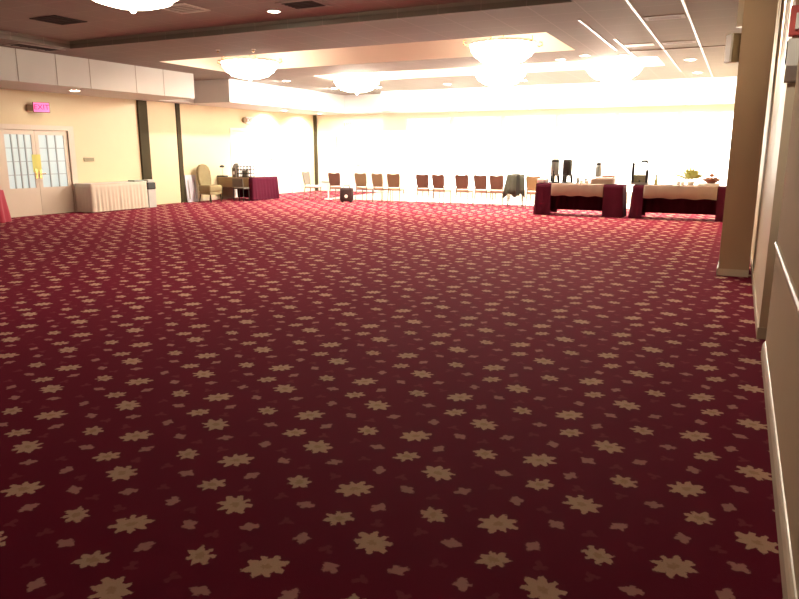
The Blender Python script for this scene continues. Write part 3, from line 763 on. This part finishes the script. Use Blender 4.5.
for k in range(90):
    a = rnd.random()*2*PI; el = .42+rnd.random()*.95; L = .20+rnd.random()*.20
    p = Vector((math.cos(a)*.03*rnd.random(), math.sin(a)*.03*rnd.random(), .08+rnd.random()*.05))
    q = p+Vector((math.cos(a)*math.cos(el)*L*1.25, math.sin(a)*math.cos(el)*L, math.sin(el)*L*.95))
    leafblade(bm, p.lerp(q, .2), q, .036)
obj('foliage', bm, 'leaf', t)
for k in range(16):
    a = rnd.random()*2*PI; r = .05+.13*rnd.random()
    h = .27+rnd.random()*.13
    bm = bmesh.new()
    for pz in range(7):
        b = pz*2*PI/7; c0_ = Vector((math.cos(a)*r, math.sin(a)*r, h))
        leafblade(bm, c0_, c0_+Vector((math.cos(b)*.04, math.sin(b)*.04, .018)), .016)
    obj('blossom', bm, 'petal', t)
tag(obj('side_cloth', mk(box, -.86, -.40, 17.60, 18.08, ZB, ZB+.06, .02), 'white_cloth', smooth=True), 'folded white cloth under the brown bowl', 'linen')
t = thing('bread_bowl', 'brown wooden bowl of bread at the right end of the buffet', 'bowl', (-.58, 17.78, ZB+.0605))
obj('bowl', mk(lathe, [(0, 0), (.07, 0), (.17, .06), (.215, .10), (.205, .105), (.16, .07), (.06, .02), (0, .02)], 28), 'bowlwood', t, smooth=True)
for k, (x, y, z, s, yy) in enumerate(((-.085, .03, .11, 1, .3), (.085, .03, .11, .95, 1.2), (0, -.075, .11, .9, 2.2), (.0, .01, .196, .85, .7))):
    o = tag(obj('bread_roll', mk(lathe, [(0, -.04), (.04, -.032), (.055, 0), (.042, .03), (.015, .043), (0, .045)], 16), 'bread', loc=(-.58+x, 17.78+y, ZB+.062+z-.015), smooth=True),
            ('round bread roll at the left of the brown bowl', 'round bread roll at the right of the brown bowl', 'round bread roll at the front of the brown bowl', 'bread roll topping the pile in the brown bowl')[k], 'bread', 'bread rolls in the brown bowl')

# ------------------------------------------------------------------ left side furniture
t = thing('skirted_table', 'ivory skirted table against the left wall by the dark post', 'table', (-15.54, 13.72, 0))
table_frame(t, -.28, .28, -.93, .93, .745, .08)
bm = bmesh.new(); drape(bm, -.30, .30, -.95, .95, .75, .02, .015, .03, 8, seed=5)
o = obj('table_skirt', bm, 'ivory_cloth', t)
for p in o.data.polygons: p.use_smooth = len(p.vertices) == 4
obj('tabletop_cloth', mk(box, -.31, .31, -.96, .96, .752, .762), 'white_cloth', t)
tag(obj('serving_tray', mk(box, -15.54, -15.28, 14.28, 14.64, .7625, .80, .01), 'tray_green'), 'grey green tray on the right end of the ivory skirted table', 'tray')
t = thing('floor_cabinet', 'narrow grey stand with a black top beside the ivory skirted table', 'stand', (-15.42, 14.92, 0))
obj('body', mk(box, -.13, .13, -.14, .14, 0, .52, .01), 'grey_panel', t)
obj('black_top', mk(box, -.14, .14, -.15, .15, .52, .72, .03), 'black', t)
obj('lid', mk(box, -.12, .12, -.12, .12, .72, .80, .02), 'grey_panel', t)

t = thing('round_table', 'table under a crimson cloth at the left edge of the photo', 'table', (-15.25, 9.86, 0))
obj('tabletop', mk(lathe, [(0, .70), (.40, .70), (.40, .73), (0, .73)], 32), 'wood', t)
obj('pedestal', mk(lathe, [(.25, 0), (.25, .02), (.04, .05), (.04, .70)], 20), 'chair_leg', t)
bm = bmesh.new(); seg = 72; rings = []
for r_, z_, am in ((.0, .737, 0), (.40, .737, 0), (.412, .725, 0), (.425, .5, .02), (.45, .25, .035), (.47, .02, .045)):
    if r_ == 0: rings.append([bm.verts.new((0, 0, z_))])
    else: rings.append([bm.verts.new(((r_+am*math.sin(9*2*PI*k/seg))*math.cos(2*PI*k/seg), (r_+am*math.sin(9*2*PI*k/seg))*math.sin(2*PI*k/seg), z_)) for k in range(seg)])
for A, B in zip(rings, rings[1:]):
    for k in range(seg):
        if len(A) == 1: bm.faces.new((A[0], B[k], B[(k+1) % seg]))
        else: bm.faces.new((A[k], B[k], B[(k+1) % seg], A[(k+1) % seg]))
o = obj('tablecloth', bm, 'red_cloth', smooth=True); o.location = (-15.25, 9.86, 0)
tag(o, 'crimson cloth draped to the floor at the left edge of the photo', 'tablecloth')

# pale panel leaning on the wall
bm = bmesh.new(); prism(bm, [(XL+.10, 16.86, 0), (XL+.14, 16.86, 0), (XL+.062, 16.86, .86), (XL+.022, 16.86, .86)], (0, .48, 0))
t = tag(obj('folded_table', bm, 'lavender', bevel=.012), 'pale lavender folded table leaning on the wall behind the olive chair', 'folded table')
for yy in (16.96, 17.24):
    bm = bmesh.new(); tube(bm, [(XL+.151, yy, .10), (XL+.096, yy, .70)], .012); obj('folded_leg', bm, 'grey_panel', t)

# olive wing chair
t = thing('upholstered_chair', 'olive high backed upholstered chair facing the maroon desk', 'chair', (-15.36, 17.46, 0), math.radians(-95))
bm = bmesh.new(); box(bm, -.27, .27, -.25, .28, .32, .54, .06); obj('seat', bm, 'olive', t, smooth=True)
bm = bmesh.new()
pr = [(-.23, .48), (-.27, .70), (-.27, .95), (-.22, 1.10), (-.12, 1.18), (0, 1.20), (.12, 1.18), (.22, 1.10), (.27, .95), (.27, .70), (.23, .48)]
prism(bm, [(px, -.26-.12*(z-.48), z) for px, z in pr], (0, .11, 0)); obj('backrest', bm, 'olive', t, bevel=.035)
bm = bmesh.new(); box(bm, -.255, .255, -.23, .265, .24, .33, .01); obj('apron', bm, 'olive', t)
for sx in (-1, 1):
    for sy, dy in ((-.21, -.06), (.23, .02)):
        bm = bmesh.new(); tube(bm, [(sx*.22, sy+dy, 0), (sx*.22, sy, .26)], [.016, .026], 8); obj('leg', bm, 'post', t)

# desk with maroon cloth
t = thing('desk_table', 'small table under maroon cloth beside the olive chair', 'table', (-15.1, 19.05, 0))
table_frame(t, -.74, .74, -.66, .66, .75, .1)
bm = bmesh.new(); drape(bm, .62, .76, -.68, .68, .757, .015, .05, .03, 6, seed=12, skip='L')
o = obj('tablecloth', bm, 'maroon', loc=(-15.1, 19.05, 0))
for p in o.data.polygons: p.use_smooth = len(p.vertices) == 4
tag(o, 'maroon cloth hanging to the floor over the right side of the small table', 'tablecloth')
bm = bmesh.new(); prism(bm, [(-.72, -.67, .42), (.58, -.67, .42), (.58, -.67, .735), (-.72, -.67, .735)], (0, -.014, 0))
obj('front_panel', bm, 'back_tan', t)
bm = bmesh.new(); prism(bm, [(-.70, .30, .03), (.58, .30, .03), (.58, .30, .70), (-.70, .30, .70)], (0, .02, 0))
obj('inner_panel', bm, 'maroon', t)
# desk items
t = thing('desk_lamp', 'small black desk lamp on the maroon clothed table', 'lamp', (-15.70, 18.5, .7505))
obj('base', mk(box, -.16, .16, -.10, .10, 0, .06, .012), 'black', t)
obj('stem', mk(tube, [(0, 0, .06), (.01, 0, .34)], .011), 'chrome', t)
obj('lamp_head', mk(lathe, [(0, .40), (.05, .395), (.085, .35), (.075, .32), (0, .32)], 18), 'black', t, smooth=True)
t = thing('document_box', 'grey upright document box on the small table', 'box', (-15.20, 18.58, .7505), math.radians(12))
bm = bmesh.new(); prism(bm, [(-.06, -.13, 0), (-.06, .13, 0), (-.06, .13, .46), (-.06, .02, .44), (-.06, -.13, .30)], (.12, 0, 0)); obj('body', bm, 'card', t)
obj('label_plate', mk(box, -.03, .03, -.134, -.13, .10, .20), 'white_plastic', t)
t = thing('wire_crate', 'open wire crate of papers on the small table', 'crate', (-14.80, 18.60, .7505), math.radians(12))
w, d, h = .23, .15, .36
bm = bmesh.new()
for z in (.0, .12, .24, .36):
    tube(bm, [(-w, -d, z+.012), (w, -d, z+.012), (w, d, z+.012), (-w, d, z+.012), (-w, -d, z+.012)], .014 if z else .011, 6, False)
for k in range(5):
    xx = -w+2*w*k/4
    for s in (-d, d): tube(bm, [(xx, s, 0.004), (xx, s, h+.006)], .012, 6)
obj('wire_frame', bm, 'wire', t)
tag(obj('paper_stack', mk(box, -14.90, -14.72, 18.53, 18.67, .7785, .98, .004), 'card'), 'stack of grey papers inside the wire crate', 'papers')
# lower chair in front of the table
t = thing('stacking_chair', 'grey brown low backed chair tucked at the small table front', 'chair', (-14.60, 18.08, 0), math.radians(6))
bm = bmesh.new(); box(bm, -.20, .20, -.16, .18, .40, .45, .015); obj('seat', bm, 'card', t)
bm = bmesh.new(); box(bm, -.20, .20, -.20, -.165, .47, .74, .014); obj('backrest', bm, 'card', t)
for sx in (-1, 1):
    for yy in (-.165, .16):
        bm = bmesh.new(); tube(bm, [(sx*.185, yy, 0), (sx*.18, yy, .46 if yy < 0 else .40)], .012); obj('leg', bm, 'wire', t)

# ------------------------------------------------------------------ camera
cam = bpy.data.cameras.new('camera'); co = bpy.data.objects.new('camera', cam); C.objects.link(co)
cam.sensor_width = 36; cam.lens = 685/799*36; cam.clip_end = 200; cam.clip_start = .02
co.location = (0, 0, 1.58)
yaw, pitch = math.radians(26.049), math.radians(-12.152)
co.rotation_euler = (PI/2+pitch, 0, yaw)
S.camera = co

# ------------------------------------------------------------------ light and view
w = bpy.data.worlds.new('world'); S.world = w; w.use_nodes = True
w.node_tree.nodes['Background'].inputs[0].default_value = (.9, .95, 1, 1); w.node_tree.nodes['Background'].inputs[1].default_value = .2
S.view_settings.view_transform = 'Standard'; S.view_settings.look = 'None'; S.view_settings.gamma = 1
S.view_settings.use_curve_mapping = False
S.view_settings.exposure = 0
